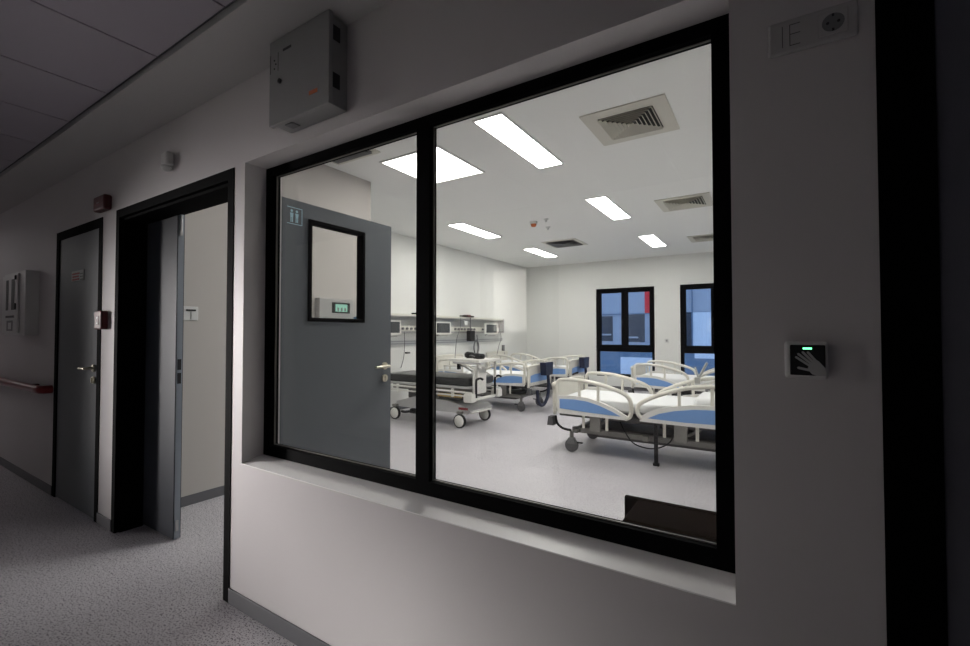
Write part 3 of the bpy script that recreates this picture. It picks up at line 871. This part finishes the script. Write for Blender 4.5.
for s in (-1, 1):
    for x in (-.70, .54):
        c = empty('caster', (x, s * .33, .10)); c.parent = t
        B().lathe([(.080, -.022), (.098, -.018), (.10, 0), (.098, .018), (.080, .022)], (0, 0, 0), axis='y').make('tyre', 'dark_pl', c)
        B().lathe([(.02, -.030), (.078, -.027), (.084, -.018), (.084, .018), (.078, .027), (.02, .030)], (0, 0, 0), axis='y').make('disc', 'bed_white', c)
        B().box(-.02, .02, -.008, .028, .02, .12, bev=.004).make('fork', 'bed_metal', c)
B().tube([(-.58, -.31, .13), (-.45, -.36, .14), (-.3, -.36, .17)], .02, sm=3).box(-.36, -.22, -.38, -.30, .13, .20, bev=.01).make('pedal', 'dark_pl', t)
B().tube([(.62, -.30, .20), (.75, -.18, .23), (.90, -.06, .27)], .013, sm=3).make('steering_pedal', 'bed_white', t)
for s, nm in ((-1, 'a'), (1, 'b')):
    B().box(.66, .80, s * .36 - .06, s * .36 + .06, .38, .50, bev=.018, seg=3).make('end_bumper', 'bed_white', t)
B().tube([(.73, -.30, .40), (.76, 0, .41), (.73, .30, .40)], .022, sm=4).make('end_bar', 'bed_white', t)
B().box(.735, .765, -.30, .02, .48, .84, bev=.008).make('foot_panel', 'bed_white', t)
for yh in (-.30, .20):
    B().tube([(.80, yh, .44), (.80, yh, .66), (.82, yh, .70), (.87, yh, .715), (.91, yh, .70)], .016, sm=5).make('push_handle', 'dark_pl', t)
b = B()
b.tube([(-.3, .38, .80), (.30, .38, .81), (.45, .38, .78), (.72, .38, .64)], .012, sm=4)
b.tube([(-.3, .38, .52), (-.3, .38, .80)], .012)
b.make('raised_rail', 'bed_white', t)
# tray table clipped over the foot end
tt = empty('tray_table', (.53, .01, 0)); tt.parent = t; tt['label'] = 'white tray table above the foot end'
B().prism([(-.26, -.26), (.34, -.36), (.38, .20), (-.20, .34)], 'z', .935, .965).make('table_top', 'bed_white', tt)
B().box(-.12, .36, -.34, -.22, .905, .935, bev=.006).make('edge_rail', 'hood', tt)
for (x, y) in ((.26, -.26), (.30, .14)):
    B().box(x - .015, x + .015, y - .015, y + .015, .70, .94, bev=.004).make('leg', 'bed_white', tt)
B().box(-.22, -.18, -.10, -.04, .80, .935, bev=.006).make('clamp', 'dark_pl', tt)
B().tube([(-.18, -.07, .87), (.05, -.12, .80), (.22, -.18, .70)], .012, sm=3).make('brace', 'bed_white', tt)
ct = thing('rolled_cuff', 'pair of rolled black cuffs lying on the white tray table', 'cuff', (-3.66, 5.44, .965))
ct.scale = (.72, .72, .72)
B().lathe([(.02, -.10), (.055, -.095), (.07, -.05), (.06, .0), (.065, .05), (.05, .09), (.02, .095)], (-.10, 0, .075), axis='x').make('roll', 'dark_pl', ct)
B().lathe([(.02, -.12), (.05, -.11), (.058, 0), (.05, .13), (.02, .14)], (.12, -.02, .058), axis='x').make('roll', 'dark_pl', ct)
B().tube([(-.06, -.07, .06), (.0, -.085, .075), (.08, -.08, .05)], .012, sm=4).make('strap', 'midgrey', ct)
t = thing('wall_module', 'small grey module low on the wall behind the stretcher', 'module', (LX, 7.35, .80))
B().box(0, .05, -.14, .14, -.06, .06, bev=.008).make('plate', 'grey_box', t)
B().box(.05, .055, -.10, -.02, -.03, .03).box(.05, .055, .02, .10, -.03, .03).make('socket_face', 'midgrey', t)

# dark desk under the window inside the ward
t = thing('desk', 'dark brown wooden desk standing against the ward window', 'desk', (0, 0, 0))
B().box(-.405, .30, 1.432, 1.66, .722, .75, bev=.002).make('desk_top', 'wood_dark', t)
B().box(-.455, .30, 1.662, 1.684, .10, .752, bev=.002).make('back_panel', 'wood_dark', t)
B().box(-.395, -.37, 1.436, 1.66, 0, .722, bev=.002).make('side_panel', 'wood_dark', t)
B().box(.27, .295, 1.436, 1.66, 0, .722, bev=.002).make('side_panel', 'wood_dark', t)

# ------------------------------------------------------------------ corridor wall items
# control cabinet
t = thing('control_cabinet', 'light grey metal control cabinet above the ward window corner', 'cabinet', (-1.63, WY, 2.425))
z0, z1 = -.175, .18
B().box(-.185, .185, -.085, 0, z0, z1, bev=.003).make('body', 'grey_box', t)
dr = B().box(-.188, .205, -.108, -.087, z0 - .012, z1, bev=.003).make('door', 'grey_box', t)
B().cyl((-.108, -.108, -.01), (-.108, -.115, -.01), .010).make('lock', 'dark_pl', dr)
B().box(-.09, -.035, -.1092, -.108, .112, .122).make('maker_mark', 'ink', dr)
b = B()
for k in range(3):
    b.cyl((-.150 + (k % 2) * .010, -.108, .055 + k * .018), (-.150 + (k % 2) * .010, -.110, .055 + k * .018), .0035, seg=10)
b.box(-.180, -.178, -.109, -.108, .04, .12).box(-.125, -.123, -.109, -.108, .04, .12)
b.make('indicator', 'slot', dr)
B().box(.085, .145, -.1092, -.108, -.128, -.090).make('warning_sticker', 'grey_box', dr)
B().box(.088, .140, -.110, -.109, -.128, -.112).make('orange_mark', 'orange', dr)
for zz in (.115, -.075):
    B().box(.185, .1895, -.078, -.040, zz - .03, zz + .03, bev=.002).make('hinge', 'slot', t)
B().box(-.13, -.08, -.07, -.03, z0 - .004, z0).make('cable_gland', 'midgrey', t)

# motion sensor
t = thing('motion_sensor', 'small white motion detector above the double doorway', 'motion detector', (-2.98, WY, 2.355))
B().box(-.038, .038, -.045, 0, -.028, .055, bev=.012, seg=3).make('body', 'white_pl', t)
B().lathe([(.030, -.028), (.028, -.040), (.016, -.055), (.005, -.058)], (0, -.028, 0)).make('lens', 'white_pl', t)

# red siren and call point
t = thing('alarm_sounder', 'dark red alarm sounder high above the closed door corner', 'alarm sounder', (-3.96, WY, 2.262))
B().box(-.105, .095, -.05, 0, -.055, .050, bev=.014, seg=3).make('body', 'red', t)
B().box(-.03, .02, -.053, -.05, -.006, .002).make('logo_strip', 'grey_box', t)
t = thing('call_point', 'dark red fire call point on the strip between two doors', 'call point', (-3.955, WY, 1.437))
B().box(-.065, .055, -.045, 0, -.065, .065, bev=.010, seg=3).make('body', 'red', t)
B().box(-.035, .03, -.048, -.045, -.035, .030, bev=.002).make('press_plate', 'red', t)
B().prism([(-.012, .022), (.012, .022), (0, .006)], 'y', -.0495, -.048).prism([(-.012, -.028), (.012, -.028), (0, -.012)], 'y', -.0495, -.048).make('arrow', 'white_pl', t)

# wall cabinet far left
t = thing('wall_panel', 'white shallow wall cabinet with dark slots above the handrail', 'wall cabinet', (-5.75, WY, 1.615))
B().box(-.42, .26, -.09, 0, -.29, .285, bev=.004).make('body', 'white_pl', t)
dr = B().box(-.41, .10, -.105, -.09, -.27, .265, bev=.004).make('door', 'white_pl', t)
b = B()
b.box(-.28, -.20, -.1065, -.105, -.06, .22).box(-.10, .0, -.1065, -.105, -.06, .22)
b.box(-.28, 0, -.1065, -.105, -.13, -.11)
b.make('slot', 'slot', dr)
B().box(-.24, -.04, -.1065, -.105, -.25, -.155).make('label_plate', 'midgrey', dr)
B().box(-.18, -.08, -.1075, -.1065, -.235, -.175).make('meter', 'white_pl', dr)
B().box(.03, .06, -.115, -.105, .21, .25, bev=.003).box(.03, .06, -.115, -.105, -.06, .0, bev=.003).make('latch', 'dark_pl', dr)

# handrail
t = thing('handrail', 'dark red corridor handrail ending beside the closed door', 'handrail', (0, WY, 0))
b = B().cyl((-15.5, -.07, .875), (-5.18, -.07, .875), .033, seg=24)
b.tube([(-5.20, -.07, .875), (-5.13, -.068, .875), (-5.09, -.045, .875), (-5.085, 0, .875)], .034, sm=4, seg=20)
b.make('rail', 'rail_red', t)
for x in (-5.45, -6.9, -8.4, -9.9, -11.4, -13.0):
    B().box(x - .03, x + .03, -.06, 0, .83, .90, bev=.006).make('bracket', 'red', t)

# touchless hand switch
t = thing('touchless_switch', 'touchless door opener with hand symbol and green light', 'door switch', (.066, WY, 1.290))
B().box(-.0385, .0385, -.026, 0, -.041, .041, bev=.007, seg=3).make('housing', 'white_pl', t)
B().box(-.029, .0335, -.0285, -.025, -.033, .033, bev=.002).make('face_plate', 'dark_pl', t)
B().box(-.006, .010, -.0295, -.0284, .0235, .0275, bev=.0005).make('indicator_light', 'led', t)
# hand symbol: palm lower right, fingers pointing up and to the left
b = B()
y0, y1 = -.0293, -.0284
b.prism([(.0335, -.033), (.0335, -.017), (.022, -.002), (.014, .004), (.004, -.010), (.002, -.020), (.010, -.030), (.018, -.033)], 'y', y0, y1)
def finger(a, c, w_):
    a = Vector(a); c = Vector(c); d = (c - a).normalized(); n = Vector((-d.y, d.x)) * w_
    tip = c + d * w_
    b.prism([tuple(a + n), tuple(c + n), tuple(c + n * .6 + d * w_ * .8), tuple(tip), tuple(c - n * .6 + d * w_ * .8), tuple(c - n), tuple(a - n)], 'y', y0 - .0001, y1)
finger((.017, -.002), (.003, .017), .0024)
finger((.013, -.005), (-.006, .017), .0025)
finger((.009, -.008), (-.014, .013), .0025)
finger((.006, -.012), (-.018, .006), .0023)
finger((.008, -.022), (-.014, -.017), .0026)
b.make('hand_symbol', 'hand_grey', t)

# socket plate
t = thing('socket_plate', 'wall socket plate with round outlet high beside the window', 'socket', (.085, WY, 2.021))
B().box(-.081, .081, -.011, 0, -.039, .039, bev=.006, seg=3).make('plate', 'plate_grey', t)
b = B()
b.box(-.054, -.0525, -.0118, -.011, -.024, .024)
b.box(-.040, -.0385, -.0118, -.011, -.024, .024)
for z in (.0235, .002, -.0235):
    b.box(-.040, -.020, -.0118, -.011, z - .0006, z + .0006)
b.make('module_line', 'ink', t)
B().box(.012, .064, -.0135, -.011, -.026, .026, bev=.002).make('outlet_frame', 'plate_grey', t)
B().lathe([(.0195, -.0136), (.0195, -.0142), (.0175, -.0142), (.0170, -.0120)], (.038, 0, 0), axis='y').make('outlet_well', 'midgrey', t)
b = B()
for (dx, dz) in ((-.0095, 0), (.0095, 0)):
    b.cyl((.038 + dx, -.0125, dz), (.038 + dx, -.0146, dz), .003, seg=12)
b.box(.036, .040, -.0146, -.0125, .013, .019).box(.036, .040, -.0146, -.0125, -.019, -.013)
b.make('contact_hole', 'slot', t)

# corridor lamps far down the corridor
for i, x in enumerate((-9.3, -11.4)):
    t = thing('corridor_light', ['dimmed corridor ceiling lamp beyond the wall cabinet', 'dimmed corridor ceiling lamp farthest down the corridor'][i], 'ceiling light', (x, -.02, CC + .014), 0, 'dimmed corridor lamps')
    B().box(-.32, .32, -.32, .32, -.016, 0).make('frame', 'white_pl', t)
    B().box(-.29, .29, -.29, .29, -.020, -.016).make('diffuser', 'corr_lamp', t)
